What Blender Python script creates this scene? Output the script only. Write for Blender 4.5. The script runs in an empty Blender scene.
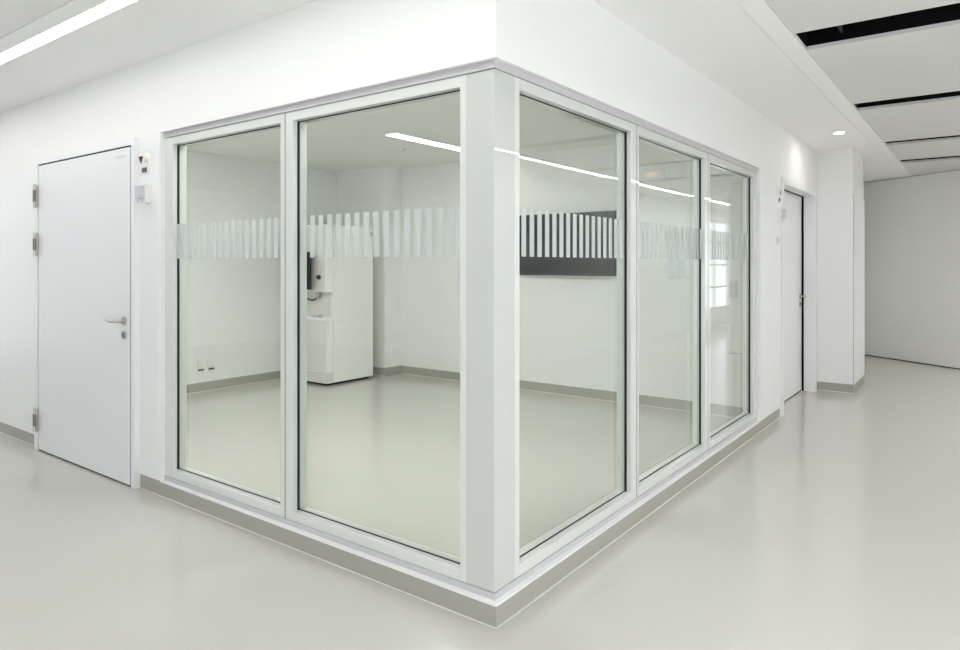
import bpy, bmesh, math
from mathutils import Vector, Matrix

S = bpy.context.scene
COL = S.collection

# ------------------------------------------------------------------ materials
def mat(name, col, rough=0.5, spec=0.5, metal=0.0, coat=0.0, coat_rough=0.03, vary=0.0, scale=6.0, bump=0.0, bscale=200.0):
    m = bpy.data.materials.new(name); m.use_nodes = True
    nt = m.node_tree; b = nt.nodes['Principled BSDF']
    b.inputs['Base Color'].default_value = (*col, 1)
    b.inputs['Roughness'].default_value = rough
    b.inputs['Specular IOR Level'].default_value = spec
    b.inputs['Metallic'].default_value = metal
    b.inputs['Coat Weight'].default_value = coat
    b.inputs['Coat Roughness'].default_value = coat_rough
    if vary or bump:
        tc = nt.nodes.new('ShaderNodeTexCoord')
    if vary:
        n = nt.nodes.new('ShaderNodeTexNoise'); n.inputs['Scale'].default_value = scale; n.inputs['Detail'].default_value = 6
        r = nt.nodes.new('ShaderNodeMapRange'); r.inputs['To Min'].default_value = 1 - vary; r.inputs['To Max'].default_value = 1 + vary
        mx = nt.nodes.new('ShaderNodeVectorMath'); mx.operation = 'SCALE'; mx.inputs[0].default_value = col
        nt.links.new(tc.outputs['Object'], n.inputs['Vector']); nt.links.new(n.outputs['Fac'], r.inputs['Value'])
        nt.links.new(r.outputs['Result'], mx.inputs['Scale']); nt.links.new(mx.outputs['Vector'], b.inputs['Base Color'])
    if bump:
        n2 = nt.nodes.new('ShaderNodeTexNoise'); n2.inputs['Scale'].default_value = bscale; n2.inputs['Detail'].default_value = 3
        bp = nt.nodes.new('ShaderNodeBump'); bp.inputs['Strength'].default_value = bump; bp.inputs['Distance'].default_value = 0.002
        nt.links.new(tc.outputs['Object'], n2.inputs['Vector']); nt.links.new(n2.outputs['Fac'], bp.inputs['Height'])
        nt.links.new(bp.outputs['Normal'], b.inputs['Normal'])
    return m

def emis(name, col, strength):
    m = bpy.data.materials.new(name); m.use_nodes = True
    nt = m.node_tree; nt.nodes.clear()
    e = nt.nodes.new('ShaderNodeEmission'); o = nt.nodes.new('ShaderNodeOutputMaterial')
    e.inputs['Color'].default_value = (*col, 1); e.inputs['Strength'].default_value = strength
    nt.links.new(e.outputs[0], o.inputs['Surface']); return m

def glass(name, tint, base=0.012, gain=1.35):
    # clear float glass: transparent body, Schlick mirror that grows towards grazing angles
    m = bpy.data.materials.new(name); m.use_nodes = True
    nt = m.node_tree; nt.nodes.clear()
    o = nt.nodes.new('ShaderNodeOutputMaterial'); mx = nt.nodes.new('ShaderNodeMixShader')
    t = nt.nodes.new('ShaderNodeBsdfTransparent'); g = nt.nodes.new('ShaderNodeBsdfGlossy')
    lw = nt.nodes.new('ShaderNodeLayerWeight'); p = nt.nodes.new('ShaderNodeMath'); a = nt.nodes.new('ShaderNodeMath')
    lw.inputs['Blend'].default_value = 0.5
    p.operation = 'POWER'; p.inputs[1].default_value = 5.0
    a.operation = 'MULTIPLY_ADD'; a.use_clamp = True; a.inputs[1].default_value = gain; a.inputs[2].default_value = base
    t.inputs['Color'].default_value = (*tint, 1)
    g.inputs['Roughness'].default_value = 0.0; g.inputs['Color'].default_value = (0.97, 1, 0.99, 1)
    nt.links.new(lw.outputs['Facing'], p.inputs[0]); nt.links.new(p.outputs[0], a.inputs[0])
    nt.links.new(a.outputs[0], mx.inputs['Fac']); nt.links.new(t.outputs[0], mx.inputs[1]); nt.links.new(g.outputs[0], mx.inputs[2])
    nt.links.new(mx.outputs[0], o.inputs['Surface']); return m

def frosted(name, col, opacity):
    m = bpy.data.materials.new(name); m.use_nodes = True
    nt = m.node_tree; nt.nodes.clear()
    o = nt.nodes.new('ShaderNodeOutputMaterial'); mx = nt.nodes.new('ShaderNodeMixShader'); m2 = nt.nodes.new('ShaderNodeMixShader')
    t = nt.nodes.new('ShaderNodeBsdfTransparent'); d = nt.nodes.new('ShaderNodeBsdfDiffuse'); tr = nt.nodes.new('ShaderNodeBsdfTranslucent')
    d.inputs['Color'].default_value = (*col, 1); tr.inputs['Color'].default_value = (*col, 1)
    m2.inputs['Fac'].default_value = 0.4; mx.inputs['Fac'].default_value = opacity
    nt.links.new(d.outputs[0], m2.inputs[1]); nt.links.new(tr.outputs[0], m2.inputs[2])
    nt.links.new(t.outputs[0], mx.inputs[1]); nt.links.new(m2.outputs[0], mx.inputs[2])
    nt.links.new(mx.outputs[0], o.inputs['Surface']); return m

M = dict(
    wall=mat('white_paint', (0.84, 0.84, 0.83), 0.6, 0.3, vary=0.006, scale=1.5, bump=0.03, bscale=300),
    clad=mat('white_wall_cladding', (0.83, 0.835, 0.84), 0.35, 0.4),
    room=mat('room_paint', (0.82, 0.825, 0.815), 0.6, 0.3, vary=0.006, scale=1.5),
    soffit=mat('ceiling_paint', (0.91, 0.91, 0.90), 0.7, 0.2),
    panel=mat('grey_metal_ceiling', (0.71, 0.71, 0.695), 0.5, 0.3, vary=0.008, scale=3),
    panel_lightened=mat('lightened_metal_ceiling', (0.84, 0.84, 0.83), 0.5, 0.3, vary=0.006, scale=3),  # same grey metal, paled to make up for weak light there
    floor=mat('poured_floor', (0.545, 0.53, 0.487), 0.12, 0.5, vary=0.035, scale=260, bump=0.012, bscale=14),
    base=mat('grey_skirting_vinyl', (0.38, 0.37, 0.325), 0.4, 0.4, vary=0.05, scale=300),
    bead=mat('sealant', (0.72, 0.71, 0.66), 0.4),
    frame=mat('powder_coated_frame', (0.69, 0.71, 0.69), 0.3, 0.4, coat=1.0, coat_rough=0.01),
    post=mat('corner_post_coating', (0.575, 0.60, 0.58), 0.3, 0.4, coat=1.0, coat_rough=0.01),
    lining=mat('grey_lining_profile', (0.55, 0.535, 0.555), 0.4, 0.4),
    gasket=mat('black_rubber', (0.012, 0.013, 0.016), 0.5, 0.3),
    edge=mat('edge_strip', (0.50, 0.49, 0.45), 0.5, 0.3),
    joint=mat('joint_strip', (0.33, 0.33, 0.30), 0.5, 0.3),
    seal=mat('grey_rubber', (0.16, 0.16, 0.165), 0.6, 0.2),
    door=mat('door_laminate', (0.79, 0.80, 0.815), 0.35, 0.4),
    doorframe=mat('door_frame_lacquer', (0.82, 0.82, 0.84), 0.35, 0.4),
    steel=mat('brushed_steel', (0.56, 0.53, 0.48), 0.34, 0.5, metal=1.0),
    plastic=mat('white_plastic', (0.80, 0.79, 0.76), 0.35, 0.5),
    greyplastic=mat('light_grey_plastic', (0.58, 0.60, 0.63), 0.4, 0.5),
    darkred=mat('dark_red_print', (0.035, 0.004, 0.008), 0.5, 0.3),
    darkseal=mat('dark_grey_rubber', (0.055, 0.055, 0.06), 0.6, 0.2),
    darksteel=mat('worn_steel', (0.22, 0.21, 0.19), 0.4, 0.5, metal=1.0),
    plateprint=mat('pale_grey_print', (0.66, 0.67, 0.69), 0.4, 0.4),
    darkgrey=mat('dark_grey_plastic', (0.10, 0.10, 0.10), 0.45, 0.4),
    black=mat('black_paint', (0.004, 0.004, 0.005), 0.6, 0.15),
    mesh=mat('blackened_mesh', (0.07, 0.07, 0.07), 0.6, 0.2),
    partition=mat('light_grey_partition', (0.86, 0.86, 0.855), 0.6, 0.3, vary=0.01, scale=0.8),
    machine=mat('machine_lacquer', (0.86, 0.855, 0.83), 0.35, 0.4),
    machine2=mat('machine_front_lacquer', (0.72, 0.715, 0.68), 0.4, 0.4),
    screen=mat('dark_screen', (0.006, 0.009, 0.014), 0.5, 0.08, vary=0.3, scale=120),
    bezel=mat('black_bezel', (0.012, 0.014, 0.018), 0.4, 0.25),
    strip=emis('light_diffuser', (1.0, 0.99, 0.985), 8.8),
    stripfill=emis('hidden_fill_diffuser', (1.0, 0.99, 0.985), 17.0),  # glow of the added strips hidden above the panes
    stripdim=emis('dim_room_light_diffuser', (1.0, 0.99, 0.985), 4.5),
    strip3=emis('slim_light_diffuser', (1.0, 0.99, 0.98), 38.0),
    lamp=emis('lamp_disc', (1.0, 0.97, 0.9), 9.0),
    signlit=emis('red_sign_film', (1.0, 0.55, 0.45), 0.9),
    glass=glass('clear_glass', (0.945, 0.968, 0.945)),
    outglass=glass('window_glass', (0.97, 0.985, 1.0), 0.02, 0.4),
    dimglass=glass('dimmed_window_glass', (0.50, 0.56, 0.60), 0.03),  # tint stands in for dim light behind the window strip
    film=frosted('frosted_film', (0.70, 0.74, 0.725), 0.82),
)

# ------------------------------------------------------------------ mesh helpers
class MB:
    def __init__(s): s.bm = bmesh.new()
    def box(s, x0, x1, y0, y1, z0, z1, bev=0.0, seg=2):
        r = bmesh.ops.create_cube(s.bm, size=1.0); vs = r['verts']
        for v in vs:
            v.co = Vector(((x0 + x1) / 2 + v.co.x * (x1 - x0), (y0 + y1) / 2 + v.co.y * (y1 - y0), (z0 + z1) / 2 + v.co.z * (z1 - z0)))
        if bev:
            es = list({e for v in vs for e in v.link_edges})
            bmesh.ops.bevel(s.bm, geom=es, offset=bev, segments=seg, affect='EDGES', profile=0.5)
        return s
    def cyl(s, p, axis, r, h, r2=None, seg=32):
        # axis cylinder starting at p, running h along axis
        a = Vector(axis).normalized()
        mtx = Matrix.Translation(Vector(p) + a * h / 2) @ a.to_track_quat('Z', 'Y').to_matrix().to_4x4()
        bmesh.ops.create_cone(s.bm, cap_ends=True, segments=seg, radius1=r, radius2=r if r2 is None else r2, depth=h, matrix=mtx)
        return s
    def prism(s, pts, axis, a0, a1):
        # polygon pts in the two other axes, extruded along axis
        def P(u, v, w): return {'x': (w, u, v), 'y': (u, w, v), 'z': (u, v, w)}[axis]
        lo = [s.bm.verts.new(P(u, v, a0)) for u, v in pts]; hi = [s.bm.verts.new(P(u, v, a1)) for u, v in pts]
        s.bm.faces.new(lo); s.bm.faces.new(hi)
        for i in range(len(pts)):
            j = (i + 1) % len(pts); s.bm.faces.new((lo[i], lo[j], hi[j], hi[i]))
        return s
    def tube(s, pts, r, seg=12):
        pts = [Vector(p) for p in pts]; rings = []
        rr = r if isinstance(r, (list, tuple)) else [r] * len(pts)
        for i, p in enumerate(pts):
            d = (pts[min(i + 1, len(pts) - 1)] - pts[max(i - 1, 0)]).normalized()
            u = d.cross(Vector((0, 0, 1)));
            if u.length < 1e-3: u = d.cross(Vector((1, 0, 0)))
            u.normalize(); w = d.cross(u)
            rings.append([s.bm.verts.new(p + (u * math.cos(2 * math.pi * k / seg) + w * math.sin(2 * math.pi * k / seg)) * rr[i]) for k in range(seg)])
        for a, b in zip(rings, rings[1:]):
            for k in range(seg): s.bm.faces.new((a[k], a[(k + 1) % seg], b[(k + 1) % seg], b[k]))
        s.bm.faces.new(rings[0][::-1]); s.bm.faces.new(rings[-1]); return s
    def build(s, name, m, parent=None, smooth=False):
        bmesh.ops.recalc_face_normals(s.bm, faces=s.bm.faces)
        me = bpy.data.meshes.new(name); s.bm.to_mesh(me); s.bm.free()
        me.materials.append(M[m] if isinstance(m, str) else m)
        o = bpy.data.objects.new(name, me); COL.objects.link(o)
        if smooth:
            for p in me.polygons: p.use_smooth = True
            for e in me.edges: pass
            md = o.modifiers.new('split', 'EDGE_SPLIT'); md.split_angle = math.radians(35)
        if parent:
            o.parent = parent; o.matrix_parent_inverse = Matrix.Translation(-parent.location)
        return o

def tag(o, label, cat, group=None, kind=None):
    o['label'] = label; o['category'] = cat
    if group: o['group'] = group
    if kind: o['kind'] = kind
    return o
def thing(name, loc, label, cat, group=None, kind=None):
    o = bpy.data.objects.new(name, None); o.empty_display_size = 0.1; o.location = loc; COL.objects.link(o)
    return tag(o, label, cat, group, kind)
def struct(mb, name, m, label, cat):
    return tag(mb.build(name, m), label, cat, kind='structure')

# ------------------------------------------------------------------ dimensions (metres); the glazed corner stands at x = 0, y = 0
HC = 2.615          # corridor ceiling
HR = 2.58           # ceiling inside the glazed room
T = 0.12            # wall thickness
B0 = 0.091          # top of skirting / bottom of glazing opening
OT = 2.161          # top of glazing opening
XW, XE = -9.0, 3.2  # corridor ends
YS, YN = -5.5, 14.6
RX, RY = -5.3, 4.15  # inner faces of the glazed room
R = 0.008           # skirting set back under the wall face

# ------------------------------------------------------------------ floor and walls
struct(MB().box(XW - .2, XE + .2, YS - .2, YN + .2, -0.1, 0), 'floor', 'floor', 'glossy pale grey beige poured floor running through corridor and room', 'floor')

w = MB()
w.box(XW, -4.195, 0, T, B0, HC + .2).box(XW, -4.195, R, T, 0, B0)
w.box(-4.195, -2.692, 0, T, 2.156, HC + .2)
w.box(-2.692, -2.45, 0, T, B0, HC + .2).box(-2.692, -2.45, R, T, 0, B0)
w.box(-2.45, 0, 0, T, OT, HC + .2)
w.box(-2.45, 0, 0, T, 0.083, B0).box(-2.45, -R, R, T, 0, 0.083)
struct(w, 'wall_left', 'wall', 'white wall left of the glass corner, with the wide door', 'wall')
w = MB()
w.box(-T, 0, T, 3.74, OT, HC + .2)
w.box(-T, 0, T, 3.74, 0.083, B0).box(-T, -R, T, 3.74, 0, 0.083)
w.box(-T, 0, 3.74, 4.434, B0, HC + .2).box(-T, -R, 3.74, 4.434, 0, B0)
w.box(-T, 0, 4.434, 5.97, 2.165, HC + .2)
w.box(-T, 0, 5.97, YN, 0, HC + .2)
struct(w, 'wall_right', 'wall', 'white wall right of the glass corner, with the recessed door', 'wall')
struct(MB().box(RX - T, RX, T, RY + T, 0, HC), 'wall_room_left', 'room', 'white left wall inside the glazed room with two sockets', 'wall')
struct(MB().box(RX, -T, RY, RY + T, 0, HC), 'wall_room_back', 'room', 'white back wall inside the glazed room behind the dark screen', 'wall')
struct(MB().box(RX, -4.43, 3.87, RY, 0, HR), 'wall_room_pillar', 'room', 'white boxed pillar in the far corner of the glazed room', 'pillar')
# closing walls of the corridor
struct(MB().box(XW - T, XW, YS, -2.1, 0, HC + .2).box(XW - T, XW, -.25, T, 0, HC + .2).box(XW - T, XW, -2.1, -.25, 0, .05).box(XW - T, XW, -2.1, -.25, 2.5, HC + .2), 'wall_far_left', 'wall', 'white end wall of the left corridor', 'wall')
w = MB()   # south wall with a window band behind the camera
w.box(XW, -3.0, YS - T, YS, 0, HC + .2).box(2.3, XE, YS - T, YS, 0, HC + .2).box(-3.0, 2.3, YS - T, YS, 0, 0.06).box(-3.0, 2.3, YS - T, YS, 2.45, HC + .2)
struct(w, 'wall_south', 'wall', 'white wall behind the viewpoint with a long daylight window', 'wall')
w = MB()   # opposite corridor wall with a strip of windows
w.box(XE, XE + T, YS, -4.5, 0, HC + .2).box(XE, XE + T, -4.5, 2.0, 0, .30).box(XE, XE + T, -4.5, 2.0, 2.20, HC + .2).box(XE, XE + T, 2.0, 10.3, 0, HC + .2).box(XE, XE + T, 10.3, 11.95, 0, 1.08).box(XE, XE + T, 10.3, 11.95, 2.05, HC + .2)
w.box(XE, XE + T, 11.95, 12.15, 0, HC + .2).box(XE, XE + T, 12.15, 14.3, 0, .36).box(XE, XE + T, 12.15, 14.3, 2.35, HC + .2).box(XE, XE + T, 14.3, YN, 0, HC + .2)
struct(w, 'wall_opposite', 'wall', 'white corridor wall opposite the glass front, seen mirrored in it', 'wall')
struct(MB().box(0, XE, YN, YN + T, 0, HC + .2), 'wall_north', 'wall', 'white end wall of the right corridor behind the grey partition', 'wall')
# column beyond the recessed door
struct(MB().box(0, .345, 6.065, 6.85, 0, HC + .1), 'wall_column', 'wall', 'white column projecting beside the recessed door', 'pillar')

# ------------------------------------------------------------------ cladding (hard white panels up to 2.1 m)
struct(MB().box(XW, -4.198, -.004, 0, B0, 2.10), 'trim_1', 'clad', 'white wall panel left of the wide door', 'wall panel')
struct(MB().box(-2.688, -2.456, -.004, 0, B0, 2.10), 'trim_2', 'clad', 'narrow white wall panel between the wide door and the glazing', 'wall panel')
struct(MB().box(0, .004, 3.75, 4.428, B0, 2.10), 'trim_3', 'clad', 'white wall panel between the glass front and the recessed door', 'wall panel')
struct(MB().box(0.002, .352, 6.047, 6.065, 0.095, 2.12), 'trim_4', 'clad', 'white panel on the door side of the column', 'wall panel')
struct(MB().box(.345, .358, 6.07, 6.85, 0.095, 2.12), 'trim_5', 'clad', 'white panel on the corridor side of the column', 'wall panel')
struct(MB().box(.352, .358, 6.045, 6.055, 0.095, 2.12), 'trim_6', 'edge', 'thin grey edge strip on the corner of the column', 'edge strip')

# ------------------------------------------------------------------ skirting
def skirt(name, boxes, beads, label):
    b = MB()
    for q in boxes: b.box(*q)
    o = struct(b, name, 'base', label, 'skirting')
    b = MB()
    for q in beads: b.box(*q, bev=.002)
    b.build('sealant_bead', 'bead', o)
skirt('baseboard_left', [(-2.688, -.002, .002, R, 0, .083), (-2.688, -2.45, .002, R, 0.083, B0)], [(-2.688, .004, -.004, .003, 0, .005)], 'grey skirting under the left glass front')
skirt('baseboard_right', [(-R, -.002, R + .0005, 3.74, 0, .083), (-R, -.002, 3.74, 4.40, 0, B0)], [(-.003, .004, -.004, 4.40, 0, .005)], 'grey skirting under the right glass front')
skirt('baseboard_far_left', [(XW, -4.198, .001, R, 0, B0)], [(XW, -4.198, -.004, .003, 0, .005)], 'grey skirting left of the wide door')
skirt('baseboard_column', [(0, .349, 6.055, 6.065, 0, .095), (.345, .351, 6.055, 6.85, 0, .095)], [(0, .356, 6.049, 6.056, 0, .006)], 'grey skirting at the foot of the column')
skirt('baseboard_room_left', [(RX, RX + .008, T, 3.86, 0, .10)], [(RX + .007, RX + .014, T, 3.86, 0, .006)], 'grey skirting along the left wall inside the glazed room')
skirt('baseboard_room_back', [(-4.422, -T, RY - .008, RY, 0, .10)], [(-4.422, -T, RY - .014, RY - .007, 0, .006)], 'grey skirting along the back wall inside the glazed room')
skirt('baseboard_room_pillar', [(RX + .01, -4.422, 3.862, 3.87, 0, .10), (-4.43, -4.422, 3.87, RY - .008, 0, .10)], [(RX + .01, -4.416, 3.855, 3.863, 0, .006)], 'grey skirting round the pillar inside the glazed room')

# ------------------------------------------------------------------ ceilings
struct(MB().box(XW - .2, XE + .2, YS - .2, YN + .2, 3.0, 3.1), 'ceiling', 'panel', 'unseen slab added above the suspended ceilings to keep out the sky', 'ceiling')  # unseen cover, added to block sky light above the ceilings
c = MB(); xs = [RX, -4.237, -4.073, -3.002, -2.838, -2.127, -1.963, -1.077, -.913, -T]
for i in range(0, 10, 2): c.box(xs[i], xs[i + 1], T, RY, HR, HR + .05)
for i, iv in ((1, [(T, .249), (1.251, RY)]), (3, [(T, .249), (1.401, 2.439), (4.051, RY)]), (5, [(T, .249), (1.451, RY)]), (7, [(T, .249), (1.601, RY)])):
    for y0, y1 in iv: c.box(xs[i], xs[i + 1], y0, y1, HR, HR + .05)
struct(c, 'ceiling_room', 'room', 'white ceiling inside the glazed room', 'ceiling')
struct(MB().prism([(XW, -.50), (.535, -.50), (.535, YN), (0, YN), (0, 0), (XW, 0)], 'z', HC, HC + .03), 'ceiling_soffit', 'soffit', 'white plaster ceiling strip along the walls of the glass corner', 'ceiling')
struct(MB().box(XW, .65, -.68, -.592, HC, HC + .03), 'ceiling_left_border', 'soffit', 'white ceiling border behind the left light strip', 'ceiling')
struct(MB().box(.539, .65, -.592, YN, HC - .003, HC + .03), 'ceiling_right_border', 'soffit', 'white ceiling border beside the grey ceiling panels', 'ceiling')
struct(MB().box(2.708, XE, -.592, YN, HC, HC + .03), 'ceiling_opposite', 'soffit', 'white ceiling strip along the opposite corridor wall', 'ceiling')
c = MB(); c.box(XW, -7.056, YS, -.684, HC + .004, HC + .03).box(-6.944, 2.637, YS, -.684, HC + .004, HC + .03).box(2.708, XE, YS, -.684, HC + .004, HC + .03).box(-7.056, -6.944, YS, -2.3, HC + .004, HC + .03).box(-7.056, -6.944, -.8, -.684, HC + .004, HC + .03)
struct(c, 'ceiling_left', 'panel_lightened', 'grey metal ceiling at upper left beyond the light strip', 'ceiling')
SL = [(1.827, 2.170), (3.817, 4.095), (5.845, 6.085), (7.345, 7.640)]
ys = [-.588] + [v for a in SL for v in a] + [YN]
PL = ['grey ceiling panel nearest, before the widest black slot', 'grey ceiling panel between the first and second black slots', 'grey ceiling panel between the second and third black slots',
      'grey ceiling panel between the third and fourth black slots', 'grey ceiling panel beyond the last black slot']
for k in range(5):
    o = MB().box(.653, 2.637, ys[2 * k], ys[2 * k + 1], HC - .004, HC + .018).build('ceiling_panel', 'panel')
    tag(o, PL[k], 'ceiling panel', 'grey ceiling panels', 'structure')
SN = ['widest black ceiling slot, at the top right corner', 'second black ceiling slot from the top right', 'third black ceiling slot from the top right', 'farthest thin black ceiling slot near the grey partition']
for k, (a, b) in enumerate(SL):
    t = thing('ceiling_slot', (.66, a, HC + .02), SN[k], 'ceiling slot', 'black ceiling slots')
    c = MB(); z0, z1 = HC + .0185, HC + .30
    c.box(.653, 2.637, a - .06, a - .03, z0, z1).box(.653, 2.637, b + .03, b + .06, z0, z1).box(.653, 2.637, a - .06, b + .06, z1, z1 + .02).box(.651, .656, a - .06, b + .06, z0, z1).box(2.637, 2.642, a - .06, b + .06, z0, z1)
    c.build('slot_liner', 'black', t)
    g = MB(); n = 60
    for i in range(n):
        x = 1.02 + i * (1.6 / n); g.box(x, x + .004, a - .02, b + .02, HC + .12, HC + .124)
    for i in range(7):
        y = a - .02 + i * (b - a + .04) / 6; g.box(1.0, 2.62, y - .003, y + .003, HC + .116, HC + .12)
    g.build('cable_mesh', 'mesh', t)
    MB().box(.83, .838, a, b, HC + .06, HC + .10).build('hanger_bar', 'mesh', t)

# ------------------------------------------------------------------ lamps
def strip(x0, x1, y0, y1, z, label, m='strip'):
    t = thing('linear_light', ((x0 + x1) / 2, (y0 + y1) / 2, z), label, 'ceiling light', 'recessed linear lights')
    e = .006; c = MB()
    if x1 - x0 > y1 - y0:
        c.box(x0, x1, y0 - e, y0, z - .002, z + .05).box(x0, x1, y1, y1 + e, z - .002, z + .05)
    else:
        c.box(x0 - e, x0, y0, y1, z - .002, z + .05).box(x1, x1 + e, y0, y1, z - .002, z + .05)
    c.build('housing', 'plastic', t)
    n = 3
    for i in range(n):
        h = MB()
        u = (i + .5) / n
        if x1 - x0 > y1 - y0: h.box(x0 + (x1 - x0) * u - .01, x0 + (x1 - x0) * u + .01, y0, y1, z + .021, 3.0)
        else: h.box(x0, x1, y0 + (y1 - y0) * u - .01, y0 + (y1 - y0) * u + .01, z + .021, 3.0)
        h.build('hanger', 'greyplastic', t)
    MB().box(x0, x1, y0, y1, z + .001, z + .021).build('diffuser', m, t)
    return t
strip(XW + .1, .52, -.586, -.506, HC, 'bright linear light in the ceiling above the wide door, upper left')
strip(2.650, 2.695, -5.3, 14.3, HC, 'bright linear light mirrored as a thin line in the right glass front', 'strip3')
strip(-7.05, -6.95, -2.299, -.801, HC + .004, 'unseen linear light added in the left corridor ceiling, beyond the wide door')  # out of view, added to brighten the door and left ceiling
strip(-2.995, -2.845, 2.44, 4.05, HR - .004, 'linear ceiling light inside the room, seen through the wide pane', 'stripdim')
strip(-2.995, -2.845, .25, 1.40, HR - .004, 'unseen linear light added to brighten the room, nearer to the left glass front', 'stripfill')  # this and the next three are hidden strips added to brighten the room
strip(-1.07, -.92, .25, 1.60, HR - .004, 'unseen linear light added to brighten the room, close behind the corner post', 'stripfill')
strip(-4.23, -4.08, .25, 1.25, HR - .004, 'unseen linear light added to brighten the room, behind the wide door side', 'stripfill')
strip(-2.12, -1.97, .25, 1.45, HR - .004, 'unseen linear light added to brighten the room, behind the widest pane', 'stripfill')

t = thing('downlight', (.375, 5.035, HC), 'small round recessed downlight in ceiling before the column', 'ceiling light')
r = MB(); r.cyl((.375, 5.035, HC - .006), (0, 0, 1), .058, .006, .052); r.build('trim_ring', 'plastic', t, True)
MB().cyl((.375, 5.035, HC - .008), (0, 0, 1), .045, .002).build('lamp_disc', 'lamp', t)
ld = bpy.data.lights.new('downlight_beam', 'AREA'); ld.shape = 'DISK'; ld.size = .085; ld.energy = 1.5; ld.color = (1, .97, .92)
lo = bpy.data.objects.new('downlight_beam', ld); COL.objects.link(lo); lo.parent = t; lo.location = (0, 0, -.02)

t = thing('smoke_detector', (-3.40, 3.10, HR), 'small round detector on the room ceiling below the light strip', 'smoke detector')
MB().cyl((-3.40, 3.10, HR - .012), (0, 0, 1), .045, .012, .05).build('base', 'plastic', t, True)
MB().cyl((-3.40, 3.10, HR - .020), (0, 0, 1), .020, .008, .030).build('sensor', 'greyplastic', t, True)

# ------------------------------------------------------------------ glazing
FS, FB = .030, .116      # frame faces, measured inwards from the wall face
GF, GB = .070, .094      # glass
ZB, ZT = .116, 2.130     # frame outer heights
IB, IT = .162, 2.085     # glass edge heights
def gl(axis, u0, u1, d0, d1, z0, z1):
    # a box in the facade: u along it, d inwards from the wall face
    return (u0, u1, d0, d1, z0, z1) if axis == 'L' else (-d1, -d0, u0, u1, z0, z1)
WN = ['narrow glazed window with frosted stripes right of the wide door', 'widest glazed window left of the corner post, machine behind it',
      'glazed window right of the corner post, dark screen behind its stripes', 'middle glazed window of the right glass front', 'farthest glazed window of the right glass front, beside the wall']
WS = [('L', -2.447, -1.308, -2.362, -1.345, -1.432), ('L', -1.304, -.165, -1.247, -.198, -.270), ('R', .169, 1.350, .206, 1.285, .297), ('R', 1.354, 2.523, 1.383, 2.465, 1.494), ('R', 2.527, 3.737, 2.565, 3.655, 2.68)]
for k, (ax, a, b, p, q, ph) in enumerate(WS):
    loc = ((a + b) / 2, FS, ZB) if ax == 'L' else (-FS, (a + b) / 2, ZB)
    t = thing('window_%d' % (k + 1), loc, WN[k], 'window', None, 'structure')
    f = MB()
    for bx in ((a, p, ZB, ZT), (q, b, ZB, ZT), (p, q, ZB, IB), (p, q, IT, ZT)):
        f.box(*gl(ax, bx[0], bx[1], FS, FB, bx[2], bx[3]), bev=.0015)
    f.build('frame', 'frame', t)
    g = MB(); e = .004; g0 = .057
    for bx in ((p, p + e, IB, IT), (q - e, q, IB, IT), (p + e, q - e, IB, IB + e), (p + e, q - e, IT - e, IT)):
        g.box(*gl(ax, bx[0], bx[1], g0 if bx[3] - bx[2] > 1 else GF - .0045, GF - .0008, bx[2], bx[3]))
    g.build('gasket', 'gasket', t)
    MB().box(*gl(ax, p - .008, q + .008, GF, GB, IB - .008, IT + .008)).build('glass_pane', 'glass', t)
    fm = MB(); pitch = .0627; u = ph - pitch * math.ceil((ph - p) / pitch)
    while u < q + .02:
        u0, u1 = max(u - .0175, p + .001), min(u + .0175, q - .001)
        if u1 - u0 > .008: fm.box(*gl(ax, u0, u1, GF - .0012, GF - .0007, 1.410, 1.615))
        u += pitch
    if k in (0, 3): # end stripe runs over the seal
        s0, s1 = (p + .001, p + .03) if k == 0 else (q - .03, q - .001)
        fm.box(*gl(ax, s0, s1, g0 - .002, g0 - .0005, 1.410, 1.615))
    fm.build('frosted_stripes', 'film', t)
    if k in (0, 2, 3):
        MB().box(*gl(ax, b - .002, b + .006, FS - .0012, FS + .02, ZB + .002, ZT - .002)).build('joint_seal', 'joint', t)

tpost = struct(MB().box(-.164, -FS, FS, .168, ZB, ZT, bev=.002), 'trim_7', 'post', 'white corner post where the two glass fronts meet', 'corner post')
def lshape(z0, z1, d):
    return MB().prism([(-2.45, d), (-d, d), (-d, 3.74), (-T, 3.74), (-T, T), (-2.45, T)], 'z', z0, z1)
struct(lshape(ZT + .001, OT - .0005, .022), 'trim_8', 'lining', 'grey head profile above both glass fronts', 'profile')
struct(lshape(B0 + .0005, ZB - .001, .024), 'trim_9', 'lining', 'pale sill profile under both glass fronts', 'profile')

# ------------------------------------------------------------------ doors
# door 1, in the left wall, leaf and frame standing a little proud of the wall
d1 = thing('door_1', (-3.44, -.03, 0), 'wide white flush door in the left wall with three hinges', 'door', None, 'structure')
f = MB(); DF = -.030
f.prism([(-4.195, 0), (-4.136, 0), (-4.136, 2.113), (-2.733, 2.113), (-2.733, 0), (-2.692, 0), (-2.692, 2.156), (-4.195, 2.156)], 'y', DF - .004, .11)
f.build('door_frame', 'doorframe', d1)
g = MB()
g.box(-4.1355, -4.1305, DF + .004, .10, 0.012, 2.112).box(-2.7505, -2.7335, DF + .001, .10, 0.004, 2.1125).box(-4.1355, -2.7335, DF + .003, .10, 2.1035, 2.1125).box(-4.1355, -2.7335, DF + .006, .05, 0.0005, .0105)
g.build('door_seal', 'darkseal', d1)
MB().box(-4.130, -2.751, DF, .03, .011, 2.103, bev=.0012).build('leaf', 'door', d1)
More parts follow.
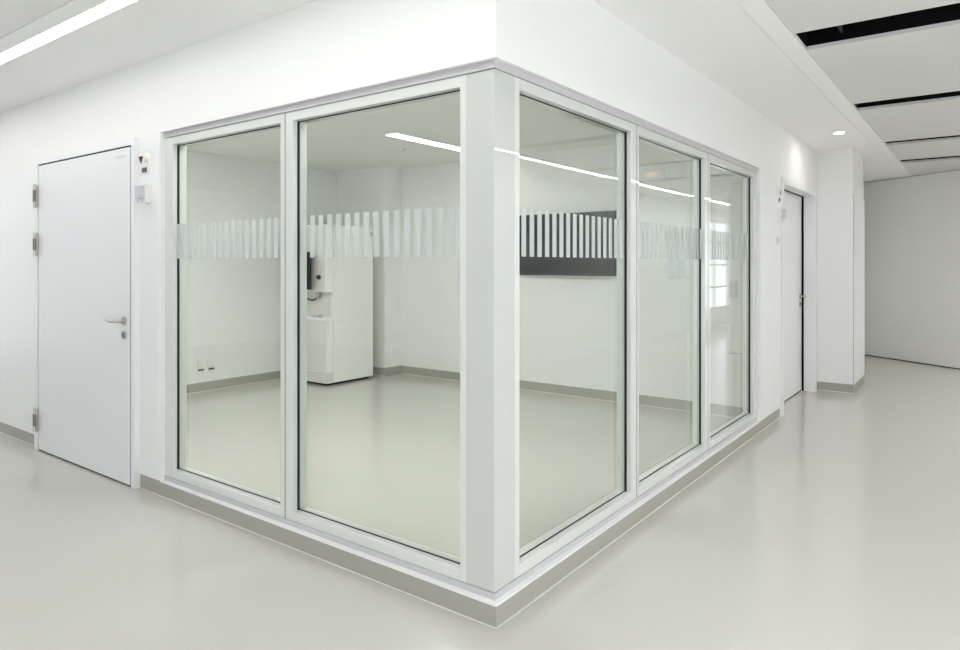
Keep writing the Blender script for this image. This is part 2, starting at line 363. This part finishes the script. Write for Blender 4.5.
for z0, z1 in ((1.795, 1.967), (1.438, 1.610), (.140, .312)):
    h = MB(); h.cyl((-4.150, DF - .018, z0), (0, 0, 1), .0105, z1 - z0); h.box(-4.180, -4.128, DF - .0135, DF - .0045, z0 + .004, z1 - .004, bev=.001)
    ho = h.build('hinge', 'steel', d1, True)
    MB().cyl((-4.150, DF - .018, z0 + (z1 - z0) * .25), (0, 0, 1), .0122, (z1 - z0) * .5).build('hinge_sleeve', 'darksteel', ho, True)
hx, yy = -2.822, DF
MB().cyl((hx, yy, 1.024), (0, -1, 0), .027, .009).build('rosette', 'steel', d1, True)
L = MB(); L.tube([(hx + a, yy - b, 1.024 + c) for a, b, c in ((0, .008, 0), (0, .035, 0), (-.005, .050, 0), (-.018, .058, 0), (-.053, .060, -.002), (-.093, .060, .001), (-.128, .058, .007), (-.153, .054, .010))], [.009, .009, .010, .010, .0095, .009, .0075, .005], 14)
L.build('lever_handle', 'steel', d1, True)
ko = MB().cyl((hx, yy, .936), (0, -1, 0), .026, .009).build('key_rosette', 'steel', d1, True)
MB().box(hx - .005, hx + .005, yy - .0115, yy - .009, .921, .951).build('keyhole', 'darkgrey', ko)
MB().box(-2.935, -2.800, yy - .0015, yy, 2.045, 2.058).build('name_plate', 'plateprint', d1)

# door 2, in the right wall, leaf set back in a deep reveal
d2 = thing('door_2', (0, 5.2, 0), 'narrow looking recessed white door in the right wall beside the column', 'door', None, 'structure')
f = MB(); f.prism([(4.434, 0), (4.50, 0), (4.50, 2.112), (5.915, 2.112), (5.915, 0), (5.965, 0), (5.965, 2.165), (4.434, 2.165)], 'x', -.104, .012)
f.build('door_frame', 'doorframe', d2)
g = MB(); g.box(-.125, -.1045, 5.908, 5.96, .001, 2.16).box(-.125, -.1045, 4.44, 4.505, .001, 2.16).box(-.125, -.1045, 4.505, 5.908, 2.108, 2.16).box(-.142, -.129, 4.5, 5.91, .0005, .011)  # black strips are rubber seal plus the gap's shadow, put into the colour
g.build('door_seal', 'black', d2)
MB().box(-.168, -.126, 4.46, 5.93, .012, 2.14, bev=.0012).build('leaf', 'door', d2)
MB().cyl((-.126, 5.83, 1.03), (1, 0, 0), .027, .009).build('rosette', 'steel', d2, True)
L = MB(); L.tube([(-.126 + b, 5.83 + a, 1.03 + c) for a, b, c in ((0, .008, 0), (0, .035, 0), (-.005, .050, 0), (-.018, .058, 0), (-.053, .060, -.002), (-.093, .060, .001), (-.128, .058, .007), (-.153, .054, .010))], [.009, .009, .010, .010, .0095, .009, .0075, .005], 14)
L.build('lever_handle', 'steel', d2, True)
ko = MB().cyl((-.126, 5.83, .945), (1, 0, 0), .026, .009).build('key_rosette', 'steel', d2, True)
MB().box(-.117, -.1145, 5.825, 5.835, .93, .96).build('keyhole', 'darkgrey', ko)

# ------------------------------------------------------------------ small devices on the walls
def alarm(P, label):
    t = thing('alarm_indicator', P(0, 0, 1.94), label, 'alarm indicator', 'alarm indicators by the doors')
    def bx(m, u0, u1, d0, d1, z0, z1, bev=0): a = P(u0, d0, z0); b = P(u1, d1, z1); return m.box(min(a[0], b[0]), max(a[0], b[0]), min(a[1], b[1]), max(a[1], b[1]), z0, z1, bev)
    bx(MB(), -.032, .095, .003, .008, 1.928, 2.072, .001).build('back_plate', 'plastic', t)
    n = Vector(P(0, 1, 0)) - Vector(P(0, 0, 0))
    MB().cyl(P(.060, .008, 2.028), n, .030, .012, .020).build('lamp_dome', 'plastic', t, True)
    m = MB(); tri = [(-.028, 2.036), (.026, 2.036), (0, 1.990)]
    lo = [m.bm.verts.new(P(u, .0105, z)) for u, z in tri]; hi = [m.bm.verts.new(P(u, .0120, z)) for u, z in tri]
    m.bm.faces.new(lo); m.bm.faces.new(hi)
    for i in range(3): m.bm.faces.new((lo[i], lo[(i + 1) % 3], hi[(i + 1) % 3], hi[i]))
    m.build('triangle_mark', 'darkred', t)
    bx(MB(), -.030, .028, .008, .0105, 1.985, 2.042, .001).build('mark_plate', 'plastic', t)
    bx(MB(), .010, .066, .008, .012, 1.936, 1.965, .001).build('dark_tag', 'darkgrey', t)
alarm(lambda u, d, z: (-2.655 + u, -d, z), 'small white alarm indicator with dark triangle right of the wide door')
alarm(lambda u, d, z: (d, 4.372 - u, z), 'small white alarm indicator with dark triangle left of the recessed door')
def ctrl(P, label, dz=0):
    t = thing('door_control_box', P(0, 0, 1.73), label, 'control box', 'door control boxes')
    def bx(m, u0, u1, d0, d1, z0, z1, bev=0): a = P(u0, d0, z0); b = P(u1, d1, z1); return m.box(min(a[0], b[0]), max(a[0], b[0]), min(a[1], b[1]), max(a[1], b[1]), z0, z1, bev)
    bx(MB(), -.040, .040, 0.003, .045, 1.745 + dz, 1.858 + dz, .004).build('housing', 'plastic', t)
    bx(MB(), -.034, .030, .0455, .072, 1.772 + dz, 1.848 + dz, .003).build('cover', 'greyplastic', t)
    bx(MB(), -.030, .000, .0455, .058, 1.748 + dz, 1.770 + dz, .002).build('latch', 'plastic', t)
ctrl(lambda u, d, z: (-2.575 + u, -d, z), 'white control box below the alarm indicator, right of the wide door')
ctrl(lambda u, d, z: (d, 4.285 - u, z), 'white control box left of the recessed door', .012)
t = thing('light_switch', (.0045, 4.29, 1.58), 'tiny white switch below the control box by the recessed door', 'switch')
MB().box(.004, .012, 4.255, 4.325, 1.55, 1.62, bev=.002).build('cover_plate', 'plastic', t)
MB().box(.0122, .016, 4.27, 4.31, 1.565, 1.605, bev=.001).build('rocker', 'greyplastic', t)

for k, (y, lb) in enumerate(((1.955, 'left one of two white wall sockets in the glazed room'), (2.078, 'right one of two white wall sockets in the glazed room'))):
    t = thing('wall_socket', (RX, y, .27), lb, 'socket', 'wall sockets')
    MB().box(RX, RX + .010, y - .040, y + .040, .262, .340, bev=.003).build('socket_plate', 'plastic', t)
    MB().box(RX, RX + .022, y - .030, y + .030, .228, .244, bev=.002).build('cable_outlet', 'darkgrey', t)
    MB().box(RX + .0102, RX + .014, y - .025, y + .025, .28, .325, bev=.001).build('hinged_lid', 'plastic', t)
t = thing('control_panel', (-.335, RY, 1.15), 'flat grey panel on the back wall seen through the farthest pane', 'control panel')
MB().box(-.375, -.296, RY - .014, RY + .001, 1.074, 1.225, bev=.003).build('panel_body', 'greyplastic', t)
MB().box(-.365, -.306, RY - .017, RY - .0145, 1.15, 1.215).build('panel_screen', 'greyplastic', t)

# ------------------------------------------------------------------ wall display
t = thing('wall_display', (-2.0, RY, 1.26), 'large dark flat screen on the back wall behind the striped pane', 'television')
MB().box(-2.575, -1.437, 4.055, 4.10, 1.258, 1.905, bev=.004).build('casing', 'bezel', t)
MB().box(-2.560, -1.452, 4.051, 4.0545, 1.285, 1.890).build('screen', 'screen', t)
MB().box(-2.25, -1.75, 4.1005, RY, 1.42, 1.78, bev=.004).build('wall_mount', 'darkgrey', t)

# ------------------------------------------------------------------ machine in the room
t = thing('laboratory_machine', (-4.85, 3.4, 0), 'tall cream cabinet machine with a working recess, behind the widest pane', 'machine')
MB().box(-5.14, -4.55, 3.07, 3.72, 0, .028).build('plinth', 'black', t)
MB().box(-5.19, -4.505, 3.118, 3.745, .030, 1.825, bev=.004).build('cabinet_body', 'machine', t)
MB().box(-4.5045, -4.498, 3.124, 3.742, .034, 1.820, bev=.002).build('side_panel', 'machine', t)
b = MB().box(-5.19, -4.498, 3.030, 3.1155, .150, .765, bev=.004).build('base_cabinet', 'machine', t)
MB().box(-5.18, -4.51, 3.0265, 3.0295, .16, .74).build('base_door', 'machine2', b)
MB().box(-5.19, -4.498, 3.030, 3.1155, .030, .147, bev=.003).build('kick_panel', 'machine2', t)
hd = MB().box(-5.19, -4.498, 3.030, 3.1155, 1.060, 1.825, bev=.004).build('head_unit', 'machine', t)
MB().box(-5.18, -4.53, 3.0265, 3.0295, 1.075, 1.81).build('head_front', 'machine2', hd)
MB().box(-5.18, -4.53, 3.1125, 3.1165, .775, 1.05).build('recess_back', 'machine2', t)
k = MB().cyl((-4.62, 3.026, 1.228), (0, -1, 0), .026, .010).build('stop_button', 'darkgrey', t, True)
MB().cyl((-4.62, 3.016, 1.228), (0, -1, 0), .019, .02, .021).build('button_cap', 'bezel', k, True)
mo = MB().box(-5.16, -4.675, 2.925, 2.960, 1.09, 1.515, bev=.004).build('monitor', 'bezel', t)
MB().box(-5.145, -4.69, 2.922, 2.9245, 1.11, 1.50).build('monitor_screen', 'screen', mo)
MB().box(-5.0, -4.90, 2.9605, 3.026, 1.26, 1.34).build('monitor_arm', 'darkgrey', mo)
MB().cyl((-4.70, 3.07, 1.059), (0, 0, -1), .032, .07, .02).build('spindle', 'steel', t, True)
MB().tube([(-4.86, 3.055, .975), (-4.80, 3.045, .965), (-4.74, 3.045, .965), (-4.71, 3.055, .985)], .011).build('coolant_pipe', 'darkgrey', t, True)
MB().box(-4.80, -4.66, 3.045, 3.105, .7655, .80, bev=.003).build('work_tray', 'greyplastic', t)
MB().box(-4.4978, -4.4962, 3.69, 3.735, 1.71, 1.76).build('type_plate', 'greyplastic', t)
for y, z in ((3.19, .29), (3.19, .235), (3.44, .285), (3.165, 1.31), (3.20, .72)):
    MB().cyl((-4.4979, y, z), (1, 0, 0), .008, .002).build('screw', 'greyplastic', t)

t.location += Vector((.058, -.06, 0))

# ------------------------------------------------------------------ grey folding partition at the end of the corridor
p0, p1 = Vector((-.02, 9.61)), Vector((1.505, 8.526)); d = (p1 - p0).normalized(); n = Vector((d.y, -d.x))
if n.y > 0: n = -n
t = thing('partition_wall', (p0.x, p0.y, 0), 'light grey partition standing across the far end of the right corridor', 'partition')
def strip_poly(a, b, t0, t1): return [tuple(p0 + d * a + n * t0), tuple(p0 + d * b + n * t0), tuple(p0 + d * b + n * t1), tuple(p0 + d * a + n * t1)]
Lp = (p1 - p0).length
MB().prism(strip_poly(.03, Lp, -.05, 0), 'z', .013, 2.604).build('partition_panel', 'partition', t)
MB().prism(strip_poly(.03, Lp, -.045, -.01), 'z', 0.0, .0125).build('floor_track', 'gasket', t)
MB().prism(strip_poly(.03, Lp, -.045, -.012), 'z', 2.605, HC - .005).build('head_track', 'darkgrey', t)
MB().prism(strip_poly(.0, .029, -.05, .002), 'z', .0, 2.05).build('edge_profile', 'greyplastic', t)

# ------------------------------------------------------------------ exit sign (only its mirror image shows in the right glass)
t = thing('exit_sign', (1.53, 5.6, 2.40), 'hanging box sign mirrored faintly in the upper middle right pane', 'sign')
MB().box(1.39, 1.67, 5.57, 5.63, 2.38, 2.50, bev=.004).build('sign_box', 'greyplastic', t)
MB().box(1.46, 1.60, 5.566, 5.5695, 2.41, 2.47).build('sign_film', 'signlit', t)
MB().cyl((1.53, 5.60, 2.50), (0, 0, 1), .008, .108).build('hanger_rod', 'steel', t)

# ------------------------------------------------------------------ daylight windows of the corridor
def daywin(name, axis, a, b, z0, z1, pos, nv, nh, label, gm='outglass'):
    # axis 'x': window in a wall along x at y = pos; 'y': in a wall along y at x = pos
    t = thing(name, ((a + b) / 2, pos, z0) if axis == 'x' else (pos, (a + b) / 2, z0), label, 'window', None, 'structure')
    def q(u0, u1, d0, d1, za, zb): return (u0, u1, pos + d0, pos + d1, za, zb) if axis == 'x' else (pos + d0, pos + d1, u0, u1, za, zb)
    f = MB(); e = .05
    f.box(*q(a, a + e, .02, .09, z0, z1)).box(*q(b - e, b, .02, .09, z0, z1)).box(*q(a, b, .02, .09, z0, z0 + e)).box(*q(a, b, .02, .09, z1 - e, z1))
    for i in range(1, nv): u = a + (b - a) * i / nv; f.box(*q(u - .025, u + .025, .025, .085, z0, z1))
    for i in range(1, nh): z = z0 + (z1 - z0) * i / nh; f.box(*q(a, b, .03, .08, z - .02, z + .02))
    f.build('frame', 'frame', t)
    MB().box(*q(a + .01, b - .01, .050, .056, z0 + .01, z1 - .01)).build('glass_pane', gm, t)
daywin('window_6', 'y', 12.15, 14.3, .36, 2.35, XE, 2, 4, 'tall bluish daylight window mirrored in the farthest glass pane')
daywin('window_7', 'y', 10.3, 11.95, 1.08, 2.05, XE, 3, 1, 'strip of bluish windows mirrored in the middle right pane', 'dimglass')
daywin('window_9', 'y', -4.5, 2.0, .30, 2.20, XE, 5, 1, 'unseen tall window added right of the viewpoint to brighten the right wall')  # added out of view as extra light for the right wall
daywin('window_10', 'y', -2.1, -.25, .05, 2.5, XW - T, 2, 1, 'tall daylight window at the far left end of the corridor')
daywin('window_8', 'x', -3.0, 2.3, .06, 2.45, YS - T, 5, 1, 'long daylight window behind the viewpoint')
def portal(loc, rot, sx, sy):
    l = bpy.data.lights.new('sky_portal', 'AREA'); l.shape = 'RECTANGLE'; l.size = sx; l.size_y = sy; l.cycles.is_portal = True
    o = bpy.data.objects.new('sky_portal', l); COL.objects.link(o); o.location = loc; o.rotation_euler = rot
H = math.pi / 2
portal((XE + .13, 13.225, 1.355), (H, 0, H), 2.15, 1.99)
portal((XE + .13, 11.125, 1.565), (H, 0, H), 1.65, .97)
portal((XE + .13, -1.25, 1.25), (H, 0, H), 6.5, 1.9)
portal((XW - .13, -1.175, 1.275), (H, 0, -H), 1.85, 2.45)
portal((-.35, YS - .13, 1.255), (H, 0, 0), 5.3, 2.39)

# sky
wd = bpy.data.worlds.new('sky'); S.world = wd; wd.use_nodes = True
bg = wd.node_tree.nodes['Background']; bg.inputs['Color'].default_value = (.955, .98, 1.0, 1); bg.inputs['Strength'].default_value = 1.45

# ------------------------------------------------------------------ camera
cd = bpy.data.cameras.new('camera'); co = bpy.data.objects.new('camera', cd); COL.objects.link(co)
co.location = (1.481, -2.083, 1.38); co.rotation_euler = (math.pi / 2, 0, math.radians(36.78))
cd.sensor_width = 36; cd.lens = 25.376; cd.shift_y = -.06375; cd.clip_start = .05
S.camera = co

S.view_settings.view_transform = 'Standard'; S.view_settings.look = 'None'
S.view_settings.gamma = 1; S.view_settings.use_curve_mapping = False
S.view_settings.exposure = 0.77
cy = S.cycles
cy.use_denoising = True; cy.use_adaptive_sampling = False; cy.max_bounces = 14; cy.diffuse_bounces = 8; cy.glossy_bounces = 6; cy.transparent_max_bounces = 24
cy.caustics_reflective = False; cy.caustics_refractive = False; cy.sample_clamp_indirect = 8
